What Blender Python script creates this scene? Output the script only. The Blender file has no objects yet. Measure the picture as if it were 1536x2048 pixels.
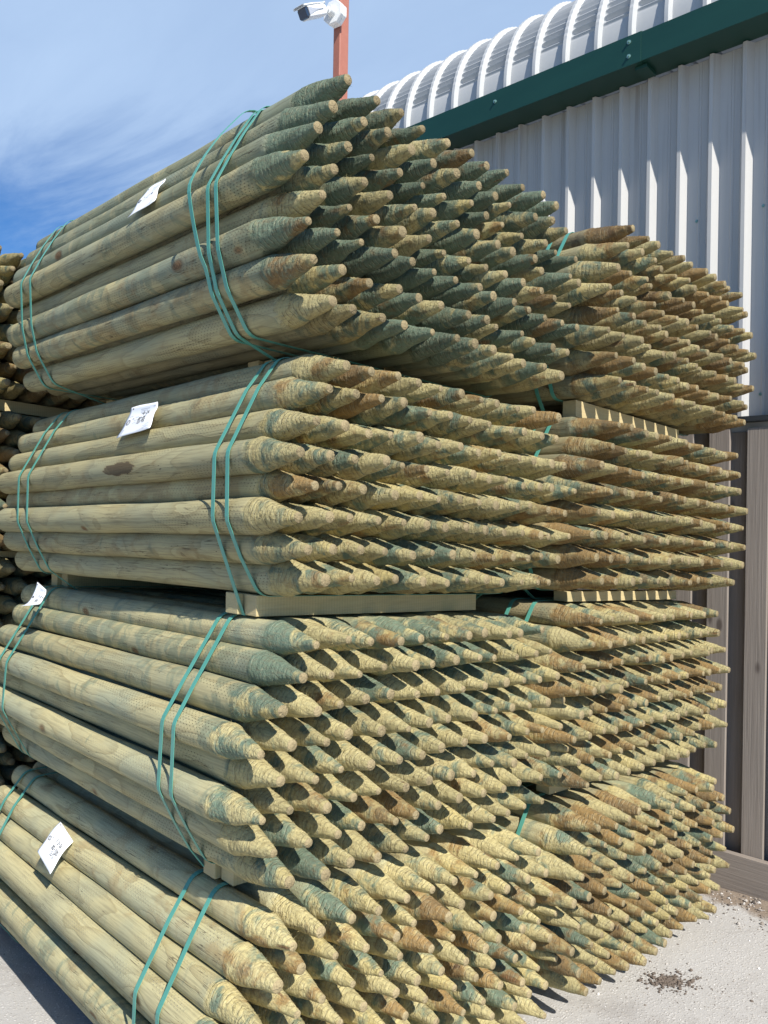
import bpy, math, random
import numpy as np
from mathutils import Matrix, Vector

# ------------------------------------------------------------------ camera, world, sun
# World frame: X runs along the rows of points (towards the fence), Y runs along the posts
# away from their points, Z is up. Unit = metre.
F_PX, PITCH, ROLL, YAW = 1598.3, 0.002, 0.01648, 0.7651
CAM = np.array([-.98, -1.163, 1.55])
TAU = -0.0516                      # the yard falls towards the fence

def ray(px, py):
    x, y = px - 768., -(py - 1024.)
    c, s = math.cos(ROLL), math.sin(ROLL)
    x, y = c * x - s * y, s * x + c * y
    c, s = math.cos(PITCH), math.sin(PITCH)
    d = (x, c * F_PX - s * y, s * F_PX + c * y)
    P = (-math.sin(YAW), math.cos(YAW)); W = (math.cos(YAW), math.sin(YAW))
    return np.array([d[0] * W[0] + d[1] * W[1], d[0] * P[0] + d[1] * P[1], d[2]])

scene = bpy.context.scene
col = scene.collection
cam_data = bpy.data.cameras.new('camera')
cam = bpy.data.objects.new('camera', cam_data); col.objects.link(cam)
fw = Vector(ray(768, 1024)).normalized()
rt = Vector(ray(769, 1024) - ray(768, 1024)).normalized()
up = rt.cross(fw)
m = Matrix((rt, up, -fw)).transposed().to_4x4(); m.translation = Vector(CAM)
cam.matrix_world = m
cam_data.sensor_fit = 'VERTICAL'; cam_data.sensor_height = 36; cam_data.sensor_width = 27
cam_data.lens = F_PX / 2048 * 36
cam_data.clip_start = .05; cam_data.clip_end = 2000
scene.camera = cam

SUN_EL, SUN_BETA = math.radians(43), math.radians(19)
WD = np.array([-.0676, .9977])          # direction of the building wall (away)
WN = np.array([WD[1], -WD[0]])          # into the building
sh = -math.cos(SUN_BETA) * WD - math.sin(SUN_BETA) * WN
sun_dir = Vector((sh[0] * math.cos(SUN_EL), sh[1] * math.cos(SUN_EL), math.sin(SUN_EL)))
sd = bpy.data.lights.new('sun', 'SUN'); sd.energy = 5.0; sd.angle = math.radians(.5); sd.color = (1, .955, .88)
sun = bpy.data.objects.new('sun', sd); col.objects.link(sun)
sun.rotation_euler = sun_dir.to_track_quat('Z', 'Y').to_euler()
sun.location = (0, 0, 8)

world = bpy.data.worlds.new('World'); scene.world = world; world.use_nodes = True
wt = world.node_tree; wt.nodes.clear()

class NT:
    """small node helper"""
    def __init__(s, tree): s.t = tree; s.k = 0
    def n(s, typ, ins=None, **kw):
        o = s.t.nodes.new(typ); s.k += 1; o.location = (s.k % 12 * 180, -(s.k // 12) * 220)
        for a, b in kw.items(): setattr(o, a, b)
        for a, b in (ins or {}).items():
            if isinstance(b, bpy.types.NodeSocket): s.t.links.new(b, o.inputs[a])
            else: o.inputs[a].default_value = b
        return o
    def math(s, op, a, b=0., c=0., clamp=False):
        return s.n('ShaderNodeMath', {0: a, 1: b, 2: c}, operation=op, use_clamp=clamp).outputs[0]
    def vmath(s, op, a, b=(0, 0, 0)):
        return s.n('ShaderNodeVectorMath', {0: a, 1: b}, operation=op).outputs[0]
    def mix(s, f, a, b, blend='MIX'):
        o = s.n('ShaderNodeMix', {'Factor': f, 6: a, 7: b}, data_type='RGBA', blend_type=blend)
        return o.outputs[2]
    def noise(s, v, scale, detail=2., rough=.5, dist=0.):
        return s.n('ShaderNodeTexNoise', {'Vector': v, 'Scale': scale, 'Detail': detail, 'Roughness': rough, 'Distortion': dist})
    def sstep(s, x, a, b):
        return s.n('ShaderNodeMapRange', {'Value': x, 'From Min': a, 'From Max': b}, interpolation_type='SMOOTHSTEP').outputs[0]
    def sep(s, v): return s.n('ShaderNodeSeparateXYZ', {0: v}).outputs
    def comb(s, x, y, z): return s.n('ShaderNodeCombineXYZ', {0: x, 1: y, 2: z}).outputs[0]
    def ramp(s, x, pts):
        o = s.n('ShaderNodeValToRGB', {'Fac': x}); e = o.color_ramp.elements
        while len(e) < len(pts): e.new(.5)
        for q, (p, c) in zip(e, pts): q.position = p; q.color = c if len(c) == 4 else (*c, 1)
        return o.outputs[0]

N = NT(wt)
sky = N.n('ShaderNodeTexSky', sky_type='NISHITA', sun_disc=False, sun_elevation=SUN_EL,
          sun_rotation=math.atan2(sun_dir.x, sun_dir.y), air_density=1.0, dust_density=.4, ozone_density=1.6)
tc = N.n('ShaderNodeTexCoord')
g = tc.outputs['Generated']
sx, sy, sz = N.sep(g)[:3]
# thin cirrus veils: stretched noise on a plane high above
pz = N.math('MAXIMUM', sz, .06)
cx_ = N.math('DIVIDE', sx, pz); cy_ = N.math('DIVIDE', sy, pz)
plane = N.comb(cx_, cy_, 0.)
rot = N.n('ShaderNodeMapping', {'Vector': plane, 'Rotation': (0, 0, math.radians(18)), 'Scale': (.9, .32, 1)}).outputs[0]
c1 = N.noise(rot, 1.6, 7., .60, .9).outputs[0]
c2 = N.noise(rot, 4.0, 5., .6, .3).outputs[0]
c3 = N.noise(plane, .45, 3., .5).outputs[0]
cl = N.math('ADD', N.math('MULTIPLY', c1, .62), N.math('ADD', N.math('MULTIPLY', c2, .16), N.math('MULTIPLY', c3, .38)))
azim = N.math('ADD', N.math('MULTIPLY', sx, math.sin(YAW)), N.math('MULTIPLY', sy, math.cos(YAW)))
bank = N.sstep(azim, .32, .72)        # the bank of cirrus stands on this side of the sky only
low = N.sstep(N.math('ADD', sz, N.math('MULTIPLY', N.math('SUBTRACT', cl, .58), .55)), .265, .43)
cover = N.math('MULTIPLY', N.math('MULTIPLY', low, bank), N.math('ADD', .80, N.math('MULTIPLY', N.sstep(cl, .45, .72), .19)), clamp=True)
skyc = N.mix(1., sky.outputs[0], (.50, .92, 1.40, 1), 'MULTIPLY')
full = N.mix(cover, skyc, (5.3, 7.15, 10.0, 1))
bg = N.n('ShaderNodeBackground', {'Color': full, 'Strength': .07})
ow = N.n('ShaderNodeOutputWorld'); wt.links.new(bg.outputs[0], ow.inputs[0])

scene.view_settings.view_transform = 'Standard'; scene.view_settings.look = 'None'
scene.view_settings.exposure = 0.43; scene.view_settings.gamma = 1
scene.render.engine = 'CYCLES'
scene.render.resolution_x = 768; scene.render.resolution_y = 1024

# ------------------------------------------------------------------ helpers
rng = np.random.default_rng(11); random.seed(5)

def on_y(px, py, y):
    d = ray(px, py); return CAM + d * ((y - CAM[1]) / d[1])
def on_x(px, py, x):
    d = ray(px, py); return CAM + d * ((x - CAM[0]) / d[0])
def on_tilt(px, py, zr):
    d = ray(px, py); return CAM + d * ((zr + TAU * CAM[0] - CAM[2]) / (d[2] - TAU * d[0]))

def ground_z(x, y):
    return .25 + TAU * np.clip(x, -5, 4) - .04 * np.clip(y, -2, 3)

def link(name, me, mat=None, parent=None):
    o = bpy.data.objects.new(name, me); col.objects.link(o)
    if mat is not None:
        for q in (mat if isinstance(mat, (list, tuple)) else [mat]): me.materials.append(q)
    if parent is not None: o.parent = parent
    return o
def tag(o, label=None, cat=None, group=None, kind=None):
    if label: o['label'] = label
    if cat: o['category'] = cat
    if group: o['group'] = group
    if kind: o['kind'] = kind
    return o
def empty(name, loc, label, cat, group=None):
    o = bpy.data.objects.new(name, None); col.objects.link(o); o.location = loc; o.empty_display_size = .05
    return tag(o, label, cat, group)

class MB:
    """collects polygons; build() makes one mesh object"""
    def __init__(s): s.v = []; s.f = []; s.mi = []; s.sm = []
    def add(s, vs, fs, mi=0, smooth=False):
        b = len(s.v); s.v += [tuple(map(float, q)) for q in vs]
        for f in fs: s.f.append(tuple(i + b for i in f)); s.mi.append(mi); s.sm.append(smooth)
    def box(s, o, ax, ay, az, mi=0):
        """o corner, three edge vectors"""
        o, ax, ay, az = map(np.array, (o, ax, ay, az))
        vs = [o + i * ax + j * ay + k * az for k in (0, 1) for j in (0, 1) for i in (0, 1)]
        fs = [(0, 2, 3, 1), (4, 5, 7, 6), (0, 1, 5, 4), (2, 6, 7, 3), (0, 4, 6, 2), (1, 3, 7, 5)]
        if np.dot(np.cross(ax, ay), az) < 0: fs = [f[::-1] for f in fs]
        s.add(vs, fs, mi)
    def tube(s, p, q, r, n=12, r2=None, mi=0):
        p, q = Vector(p), Vector(q); d = (q - p).normalized()
        u = d.orthogonal().normalized(); w = d.cross(u); r2 = r if r2 is None else r2
        vs = []
        for c, rr in ((p, r), (q, r2)):
            for k in range(n):
                a = 2 * math.pi * k / n; vs.append(c + (u * math.cos(a) + w * math.sin(a)) * rr)
        fs = [(k, (k + 1) % n, n + (k + 1) % n, n + k) for k in range(n)]
        s.add(vs, fs, mi, True); s.add(vs[:n][::-1], [tuple(range(n))], mi); s.add(vs[n:], [tuple(range(n))], mi)
    def mesh(s, name):
        me = bpy.data.meshes.new(name); me.from_pydata(s.v, [], s.f)
        me.polygons.foreach_set('material_index', s.mi); me.polygons.foreach_set('use_smooth', s.sm); me.update(); return me
    def build(s, name, mat, parent=None, bevel=0):
        o = link(name, s.mesh(name), mat, parent)
        if bevel:
            b = o.modifiers.new('bevel', 'BEVEL'); b.width = bevel; b.segments = 2; b.limit_method = 'ANGLE'
        return o

def material(name):
    mt = bpy.data.materials.new(name); mt.use_nodes = True; mt.node_tree.nodes.clear()
    n = NT(mt.node_tree); bs = n.n('ShaderNodeBsdfPrincipled'); o = n.n('ShaderNodeOutputMaterial')
    mt.node_tree.links.new(bs.outputs[0], o.inputs[0]); return mt, n, bs
def con(n, a, b): n.t.links.new(a, b)

# ------------------------------------------------------------------ treated timber of the posts
def post_material():
    mt, n, bs = material('treated_round_timber')
    lp = n.n('ShaderNodeAttribute', attribute_name='lp').outputs['Vector']
    ti = n.n('ShaderNodeAttribute', attribute_name='tint')
    tr, tg, tb = n.n('ShaderNodeSeparateColor', {0: ti.outputs['Color']}).outputs[:3]
    ta = ti.outputs['Alpha']
    x, y, l = n.sep(lp)[:3]
    seed = n.math('MULTIPLY', tb, 90.)
    sv = n.comb(seed, n.math('MULTIPLY', seed, .37), n.math('MULTIPLY', seed, 1.7))
    u = n.math('MULTIPLY', n.math('ARCTAN2', y, x), .036)
    ul = n.comb(u, l, seed)
    # knots: sparse cells on the unrolled surface
    kv = n.n('ShaderNodeTexVoronoi', {'Vector': n.vmath('MULTIPLY', ul, (11., 6.2, 1.)), 'Scale': 1., 'Randomness': 1.}, voronoi_dimensions='3D')
    kd = kv.outputs['Distance']; krnd = n.sep(kv.outputs['Color'])[0]
    kon = n.math('GREATER_THAN', krnd, .55)
    ksize = n.math('ADD', .07, n.math('MULTIPLY', n.math('SUBTRACT', krnd, .55), .24))
    kmask = n.math('MULTIPLY', kon, n.math('SUBTRACT', 1., n.sstep(n.math('DIVIDE', kd, ksize), .55, 1.25)))
    kswirl = n.math('MULTIPLY', kon, n.math('POWER', 2.718, n.math('MULTIPLY', kd, -7.)))
    # growth rings about a wandering pith
    drift = n.noise(n.vmath('ADD', n.vmath('MULTIPLY', lp, (3., 3., 2.1)), sv), 1., 2., .5).outputs['Color']
    drift = n.vmath('MULTIPLY', n.vmath('SUBTRACT', drift, (.5, .5, .5)), (.034, .034, 0.))
    d2 = n.noise(n.vmath('ADD', n.vmath('MULTIPLY', lp, (28., 28., 9.)), sv), 1., 2., .55).outputs['Color']
    d2 = n.vmath('MULTIPLY', n.vmath('SUBTRACT', d2, (.5, .5, .5)), (.0042, .0042, 0.))
    q = n.vmath('ADD', n.vmath('ADD', n.vmath('MULTIPLY', lp, (1., 1., 0.)), drift), d2)
    r = n.n('ShaderNodeVectorMath', {0: q}, operation='LENGTH').outputs['Value']
    ph = n.math('ADD', n.math('DIVIDE', r, .0050), n.math('MULTIPLY', kswirl, 2.6))
    saw = n.math('FRACT', ph)
    ring = n.math('MULTIPLY', n.math('POWER', saw, 3.6), n.math('SUBTRACT', 1., n.sstep(saw, .93, 1.)))
    # the machined point: 1 on the cone, 0 on the shaft; ragged shoulder
    sh_n = n.noise(n.vmath('ADD', n.vmath('MULTIPLY', lp, (40., 40., 12.)), sv), 1., 3., .6).outputs[0]
    lw = n.math('ADD', l, n.math('MULTIPLY', n.math('SUBTRACT', sh_n, .5), .05))
    cone = n.math('SUBTRACT', 1., n.sstep(lw, .122, .140))
    # colours
    pale = n.mix(n.noise(n.vmath('ADD', n.vmath('MULTIPLY', lp, (9., 9., 2.)), sv), 1., 4., .6).outputs[0],
                 (.64, .545, .275, 1), (.49, .435, .235, 1))
    big = n.noise(n.vmath('ADD', n.vmath('MULTIPLY', lp, (5., 5., 4.)), n.vmath('MULTIPLY', sv, (1.3, 1., 1.))), 1., 3., .55).outputs[0]
    pale = n.mix(cone, n.mix(.45, pale, (.54, .50, .315, 1)), pale)
    c = n.mix(n.math('MULTIPLY', ring, n.math('ADD', .46, n.math('MULTIPLY', cone, -.06))), pale, (.19, .125, .05, 1))
    # yellow sapwood flashes on the cones
    yel = n.math('MULTIPLY', cone, n.sstep(big, .50, .66))
    c = n.mix(n.math('MULTIPLY', yel, .38), c, (.66, .52, .20, 1))
    # blue-green preservative stain
    gn = n.noise(n.vmath('ADD', n.vmath('MULTIPLY', lp, (13., 13., 21.)), sv), 1., 5., .62, .6).outputs[0]
    gband = n.math('MULTIPLY', n.sstep(lw, -.02, .05), n.math('SUBTRACT', 1., n.sstep(lw, .13, .24)))
    gth = n.math('ADD', n.math('MULTIPLY', tr, .42), n.math('MULTIPLY', gband, .13))
    gm = n.sstep(n.math('ADD', gn, gth), .70, .84)
    gcol = n.mix(n.noise(lp, 60., 3., .6).outputs[0], (.030, .082, .072, 1), (.17, .28, .22, 1))
    c = n.mix(n.math('MULTIPLY', gm, n.math('ADD', .5, n.math('MULTIPLY', cone, .34))), c, gcol)
    # overall green-grey wash on the shaft
    wash = n.sstep(n.noise(n.vmath('ADD', n.vmath('MULTIPLY', lp, (4., 4., 3.2)), n.vmath('MULTIPLY', sv, (1., 2., 1.))), 1., 3., .6).outputs[0], .42, .66)
    c = n.mix(n.math('MULTIPLY', n.math('MULTIPLY', wash, n.math('SUBTRACT', 1., cone)), n.math('ADD', .34, n.math('MULTIPLY', tr, .5))), c, (.31, .355, .27, 1))
    # brown: heartwood, bark slivers, iron stain
    bn = n.noise(n.vmath('ADD', n.vmath('MULTIPLY', lp, (13., 13., 13.)), n.vmath('MULTIPLY', sv, (2., 1., 1.))), 1., 5., .65, .4).outputs[0]
    bm = n.sstep(n.math('ADD', bn, n.math('MULTIPLY', tg, .40)), .68, .84)
    bcol = n.mix(n.noise(n.vmath('MULTIPLY', lp, (1., 1., .4)), 110., 3., .6).outputs[0], (.15, .068, .024, 1), (.40, .225, .085, 1))
    c = n.mix(n.math('MULTIPLY', n.math('MULTIPLY', bm, n.math('ADD', .42, n.math('MULTIPLY', cone, .58))), .74), c, bcol)
    bark = n.math('MAXIMUM', n.math('MULTIPLY', n.sstep(bn, .66, .70), n.sstep(tg, .3, .6)), n.sstep(n.math('ADD', tg, bn), 1.75, 1.95))
    c = n.mix(n.math('MULTIPLY', bark, .75), c, (.075, .045, .03, 1))
    # knots
    kr = n.math('FRACT', n.math('MULTIPLY', kd, 26.))
    kc = n.mix(kr, (.10, .05, .025, 1), (.30, .16, .075, 1))
    c = n.mix(n.math('MULTIPLY', kmask, .85), c, kc)
    # fibres along the shaft
    fb = n.noise(n.vmath('ADD', n.vmath('MULTIPLY', lp, (240., 240., 9.)), sv), 1., 3., .6).outputs[0]
    c = n.mix(n.math('MULTIPLY', n.sstep(fb, .42, .70), .42), c, (.22, .19, .12, 1))
    ck = n.noise(n.vmath('ADD', n.vmath('MULTIPLY', lp, (170., 170., 5.)), n.vmath('MULTIPLY', sv, (1., 3., 2.))), 1., 2., .5, .3).outputs[0]
    crack = n.math('MULTIPLY', n.math('SUBTRACT', 1., n.sstep(n.math('ABSOLUTE', n.math('SUBTRACT', ck, .5)), .004, .014)),
                   n.sstep(n.noise(n.vmath('ADD', n.vmath('MULTIPLY', lp, (20., 20., 3.)), sv), 1., 2., .5).outputs[0], .53, .60))
    crack = n.math('MULTIPLY', crack, n.math('SUBTRACT', 1., cone))
    c = n.mix(n.math('MULTIPLY', crack, .75), c, (.06, .045, .03, 1))
    # incising pricks, in patches
    iu = n.math('ADD', n.math('DIVIDE', u, .0062), n.math('MULTIPLY', n.noise(lp, 25., 1.).outputs[0], 1.6)); row = n.math('FLOOR', iu)
    il = n.math('ADD', n.math('DIVIDE', l, .0125), n.math('MULTIPLY', n.math('MODULO', row, 3.), .333))
    fu = n.math('SUBTRACT', n.math('FRACT', iu), .5); fl = n.math('SUBTRACT', n.math('FRACT', il), .5)
    dd = n.math('SQRT', n.math('ADD', n.math('POWER', n.math('MULTIPLY', fu, .0068), 2.), n.math('POWER', n.math('MULTIPLY', fl, .0090), 2.)))
    ipatch = n.sstep(n.noise(n.vmath('ADD', n.vmath('MULTIPLY', ul, (16., 3.2, 1.)), sv), 1., 2., .5).outputs[0], .47, .56)
    inc = n.math('MULTIPLY', n.math('MULTIPLY', n.math('SUBTRACT', 1., n.sstep(dd, .0006, .0015)), ipatch), n.math('SUBTRACT', 1., cone))
    c = n.mix(n.math('MULTIPLY', inc, .42), c, n.mix(n.math('GREATER_THAN', ta, .72), (.10, .085, .05, 1), (.78, .74, .56, 1)))
    # chatter marks of the pointing machine + torn-chip shadows put into the colour
    cv = n.comb(n.math('MULTIPLY', u, 42.), n.math('MULTIPLY', l, 210.), seed)
    ch = n.noise(cv, 1., 4., .65, 1.1).outputs[0]
    chip_shade = n.math('MULTIPLY', cone, n.sstep(ch, .57, .66))
    c = n.mix(n.math('MULTIPLY', chip_shade, .26), c, (.085, .065, .032, 1))
    lite = n.math('MULTIPLY', cone, n.sstep(n.math('SUBTRACT', 1., ch), .60, .72))
    c = n.mix(n.math('MULTIPLY', lite, .38), c, (.76, .68, .42, 1))
    # sawn tip
    # turned ridges left by the pointing cutter: lit lip and undercut shade painted into the colour
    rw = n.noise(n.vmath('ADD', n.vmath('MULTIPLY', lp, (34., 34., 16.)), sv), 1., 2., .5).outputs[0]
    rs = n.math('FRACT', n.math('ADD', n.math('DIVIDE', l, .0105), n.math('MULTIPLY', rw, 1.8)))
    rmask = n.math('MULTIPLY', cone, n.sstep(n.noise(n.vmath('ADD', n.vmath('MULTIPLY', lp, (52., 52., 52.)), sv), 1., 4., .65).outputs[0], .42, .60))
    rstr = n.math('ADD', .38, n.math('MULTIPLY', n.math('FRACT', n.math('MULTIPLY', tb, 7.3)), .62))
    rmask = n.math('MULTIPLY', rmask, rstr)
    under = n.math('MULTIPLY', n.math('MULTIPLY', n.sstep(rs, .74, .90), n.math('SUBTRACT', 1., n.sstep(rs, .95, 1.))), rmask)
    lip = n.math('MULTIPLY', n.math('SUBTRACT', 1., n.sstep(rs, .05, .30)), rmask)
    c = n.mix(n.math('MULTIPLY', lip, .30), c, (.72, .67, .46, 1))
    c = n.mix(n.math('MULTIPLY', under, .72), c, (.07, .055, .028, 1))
    tip = n.math('LESS_THAN', l, .0012)
    ec = n.mix(n.noise(lp, 900., 2., .6).outputs[0], (.33, .25, .14, 1), (.50, .42, .25, 1))
    c = n.mix(tip, c, ec)
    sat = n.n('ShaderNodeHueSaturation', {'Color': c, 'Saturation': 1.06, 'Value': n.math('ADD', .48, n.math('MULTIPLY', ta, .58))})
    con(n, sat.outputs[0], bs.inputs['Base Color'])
    bs.inputs['Roughness'].default_value = .82; bs.inputs['Specular IOR Level'].default_value = .22
    # bump
    h = n.math('MULTIPLY', cone, n.math('ADD', n.math('MULTIPLY', ch, .55), n.math('MULTIPLY', n.noise(lp, 300., 3., .7).outputs[0], .25)))
    h = n.math('SUBTRACT', h, n.math('MULTIPLY', n.math('MULTIPLY', rs, rmask), .6))
    h = n.math('ADD', h, n.math('MULTIPLY', fb, .16))
    h = n.math('SUBTRACT', h, n.math('MULTIPLY', inc, .35))
    h = n.math('SUBTRACT', h, n.math('MULTIPLY', ring, .12))
    h = n.math('ADD', h, n.math('MULTIPLY', kmask, .3))
    bp = n.n('ShaderNodeBump', {'Height': h, 'Strength': 1., 'Distance': .0050})
    con(n, bp.outputs[0], bs.inputs['Normal'])
    return mt
M_POST = post_material()

CONE = .126
def post_geometry(L, R, nt, nc, ns, seed, fibres=0):
    """lp coordinates: z from tip (0) to butt (L)"""
    g = np.random.default_rng(seed)
    cl = CONE * g.uniform(.86, 1.12); rt_ = R * g.uniform(.20, .34); cv = g.uniform(.88, 1.12)
    tc_ = np.linspace(0, 1, nc)
    ls = [0, 0]; rs = [0, rt_ * .96]
    l1 = .0015 + (cl - .0015) * tc_
    r1 = rt_ + (R - rt_) * tc_ ** cv
    if ns > 3: l2 = cl + .008 + (L - .022 - cl - .008) * (np.linspace(0, 1, ns))
    else: l2 = np.linspace(cl + .012, L - .015, max(ns, 2))
    taper = 1 - .035 * (l2 - cl) / L * g.choice([-1, 1])
    ls = np.concatenate([[0, 0], l1, l2, [L - .006, L, L]])
    rs = np.concatenate([[0, rt_ * .96], r1, R * taper, [R * .95, R * .72, 0]])
    th = np.linspace(-math.pi, math.pi, nt, endpoint=False)
    T, Lg = np.meshgrid(th, ls); Rg = np.repeat(rs[:, None], nt, 1)
    ncone = ((Lg > 0) & (Lg < cl * 1.04)).astype(float)
    p = g.uniform(0, 6.28, 12)
    # turned ridges, torn and uneven
    wv = (Lg + .0035 * np.sin(T * 1 + p[0]) + .0018 * np.sin(3 * T + p[1])) / g.uniform(.0085, .0115)
    saw_ = (wv % 1.0) - .5
    amp = .0016 * (.6 + .6 * np.sin(2 * T + p[2] + 20 * Lg) * np.sin(5 * T + p[3]))
    Rg = Rg + ncone * saw_ * amp * np.clip(Lg / .02, 0, 1)
    Rg = Rg + ncone * (.0013 * np.sin(2 * T + p[4]) * np.sin(Lg * 55 + p[5]) + .0009 * np.sin(4 * T + p[6] + Lg * 70)) * np.clip(Lg / .03, 0, 1)
    Rg = Rg + ncone * g.normal(0, .0002, Rg.shape) * (Lg > .001)
    sm = (1 - ncone) * (Rg > R * .5)
    Rg = Rg + sm * (.0009 * np.sin(2 * T + p[7] + 3 * Lg) + .0007 * np.sin(Lg * 9 + p[8]) + .0006 * np.sin(3 * T + p[9] + Lg * 14))
    bx = .0018 * math.sin(p[10]) * np.sin(math.pi * Lg / L); by = .0018 * math.cos(p[10]) * np.sin(math.pi * Lg / L)
    ox, oy = g.normal(0, R * .075, 2)      # the point is a little off the axis
    off = np.clip(1 - Lg / cl, 0, 1)
    X = Rg * np.cos(T) + bx + ox * off; Y = Rg * np.sin(T) + by + oy * off
    n = len(ls)
    V = np.stack([X, Y, Lg], -1).reshape(-1, 3)
    i = np.arange(n - 1)[:, None] * nt; j = np.arange(nt)[None]; k = (j + 1) % nt
    Fq = np.stack([i + j, i + nt + j, i + nt + k, i + k], -1).reshape(-1, 4)
    if fibres:
        fv = []; ff = []
        for q in range(fibres):
            a = g.uniform(-math.pi, math.pi); z = g.uniform(.012, cl * 1.08)
            r0 = rt_ + (R - rt_) * min(1, z / cl) ** cv
            ln = g.uniform(.003, .009); w = g.uniform(.0004, .0009)
            er = np.array([math.cos(a), math.sin(a), 0]); et = np.array([-math.sin(a), math.cos(a), 0])
            b = er * (r0 - .0006) + np.array([ox, oy, 0]) * max(0, 1 - z / cl) + np.array([0, 0, z])
            tipv = b + er * ln * g.uniform(.3, .75) + et * ln * g.normal(0, .7) + np.array([0, 0, -ln * g.uniform(.2, .8)])
            zz = np.array([0, 0, w])
            s0 = len(V) + len(fv)
            fv += [b - et * w - zz * .5, b + et * w - zz * .5, tipv, tipv + et * w * .4]; ff.append((s0, s0 + 1, s0 + 3, s0 + 2))
        V = np.concatenate([V, np.array(fv)]); Fq = np.concatenate([Fq, np.array(ff)])
    return V, Fq

def quads_mesh(name, V, Fq, lp, tint, smooth=True):
    me = bpy.data.meshes.new(name)
    me.vertices.add(len(V)); me.vertices.foreach_set('co', V.astype(np.float32).ravel())
    me.loops.add(Fq.size); me.loops.foreach_set('vertex_index', Fq.astype(np.int32).ravel())
    me.polygons.add(len(Fq)); me.polygons.foreach_set('loop_start', np.arange(0, Fq.size, 4, dtype=np.int32))
    me.polygons.foreach_set('loop_total', np.full(len(Fq), 4, dtype=np.int32))
    me.polygons.foreach_set('use_smooth', np.full(len(Fq), smooth))
    me.update(calc_edges=True)
    a = me.attributes.new('lp', 'FLOAT_VECTOR', 'POINT'); a.data.foreach_set('vector', lp.astype(np.float32).ravel())
    a = me.attributes.new('tint', 'FLOAT_COLOR', 'POINT'); a.data.foreach_set('color', tint.astype(np.float32).ravel())
    me.validate(); return me

def post_frame(tip, far):
    ez = far - tip; ez = ez / np.linalg.norm(ez)
    ex = np.array([-1., 0, 0]); ex = ex - ez * ex.dot(ez); ex /= np.linalg.norm(ex)
    ey = np.cross(ez, ex); return np.stack([ex, ey, ez], 1)

# ------------------------------------------------------------------ the bundles
S = .0732
# name: rows of (x of first tip, x of last tip, z over the tilted yard, count)
ROWS = {
 'f1': [(.025, .731, 2.376, 11), (-.012, .766, 2.318, 12), (-.045, .803, 2.260, 13), (-.078, .832, 2.201, 14), (-.034, .795, 2.141, 13), (-.070, .825, 2.084, 14), (-.051, .793, 2.016, 13), (-.008, .749, 1.953, 12)],
 'f2': [(.028, .717, 1.838, 11), (-.010, .752, 1.786, 12), (-.040, .781, 1.719, 13), (-.077, .808, 1.658, 14), (-.043, .775, 1.602, 13), (-.077, .800, 1.540, 14), (-.052, .765, 1.480, 13), (-.014, .735, 1.421, 12)],
 'f3': [(-.030, .688, 1.300, 11), (-.067, .735, 1.244, 12), (-.108, .757, 1.181, 13), (-.149, .800, 1.116, 14), (-.110, .770, 1.054, 13), (-.152, .790, .993, 14), (-.121, .765, .932, 13), (-.081, .711, .869, 12)],
 'f4': [(-.075, .675, .752, 11), (-.112, .711, .690, 12), (-.150, .745, .630, 13), (-.185, .780, .571, 14), (-.150, .750, .513, 13), (-.188, .778, .454, 14), (-.150, .748, .395, 13), (-.112, .712, .336, 12)],
 'b1': [(1.020, 1.730, 2.391, 11), (.988, 1.771, 2.337, 12), (.944, 1.810, 2.272, 13), (.908, 1.840, 2.208, 14), (.945, 1.778, 2.151, 13), (.906, 1.825, 2.093, 14), (.938, 1.785, 2.028, 13), (.960, 1.750, 1.969, 12)],
 'b2': [(.959, 1.681, 1.846, 11), (.928, 1.723, 1.787, 12), (.880, 1.757, 1.731, 13), (.841, 1.783, 1.671, 14), (.872, 1.745, 1.611, 13), (.835, 1.775, 1.548, 14), (.862, 1.737, 1.490, 13), (.890, 1.690, 1.430, 12)],
 'b3': [(.888, 1.569, 1.324, 11), (.852, 1.592, 1.263, 12), (.807, 1.631, 1.205, 13), (.776, 1.661, 1.142, 14), (.800, 1.621, 1.084, 13), (.768, 1.656, 1.025, 14), (.794, 1.620, .967, 13), (.833, 1.590, .907, 12)],
 'b4': [(.887, 1.617, .777, 11), (.852, 1.664, .724, 12), (.817, 1.693, .667, 13), (.780, 1.710, .607, 14), (.806, 1.667, .548, 13), (.774, 1.684, .491, 14), (.810, 1.637, .430, 13), (.844, 1.600, .366, 12)]}
# the stack beyond, glimpsed at the left edge
for q, (zt, zb) in enumerate([(2.440, 1.985), (1.868, 1.43), (1.33, .88), (.775, .36)]):
    ROWS['r%d' % (q + 1)] = [((.033 if r % 2 == 0 else -.003) - 6 * S, (.033 if r % 2 == 0 else -.003) + 9 * S, zt + (zb - zt) * r / 7., 16) for r in range(8)]
SHIFT = {'f1': (0., .012), 'f2': (-.012, -.034), 'f3': (.03, -.036), 'f4': (.037, -.062), 'b1': (0, 0), 'b2': (0, -.01), 'b3': (0, -.02), 'b4': (0, -.03),
         'r1': (0, .02), 'r2': (0, 0), 'r3': (0, -.01), 'r4': (0, -.03)}   # how the far end sits against the near one
STAIN = {'f1': (.58, .26), 'f2': (.22, .32), 'f3': (.26, .22), 'f4': (.20, .36), 'b1': (.22, .60), 'b2': (.20, .58), 'b3': (.20, .44), 'b4': (.26, .50),
         'r1': (.25, .5), 'r2': (.3, .5), 'r3': (.3, .4), 'r4': (.3, .4)}
WEATHER = {'f1': (.05, .55), 'f2': (.28, .62), 'f3': (.48, .78), 'f4': (.68, 1.), 'b1': (.12, .48), 'b2': (.22, .56), 'b3': (.36, .70), 'b4': (.44, .78),
           'r1': (.0, .3), 'r2': (.0, .3), 'r3': (.0, .3), 'r4': (.0, .3)}    # how fresh or weathered the wood of a bundle is
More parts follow.
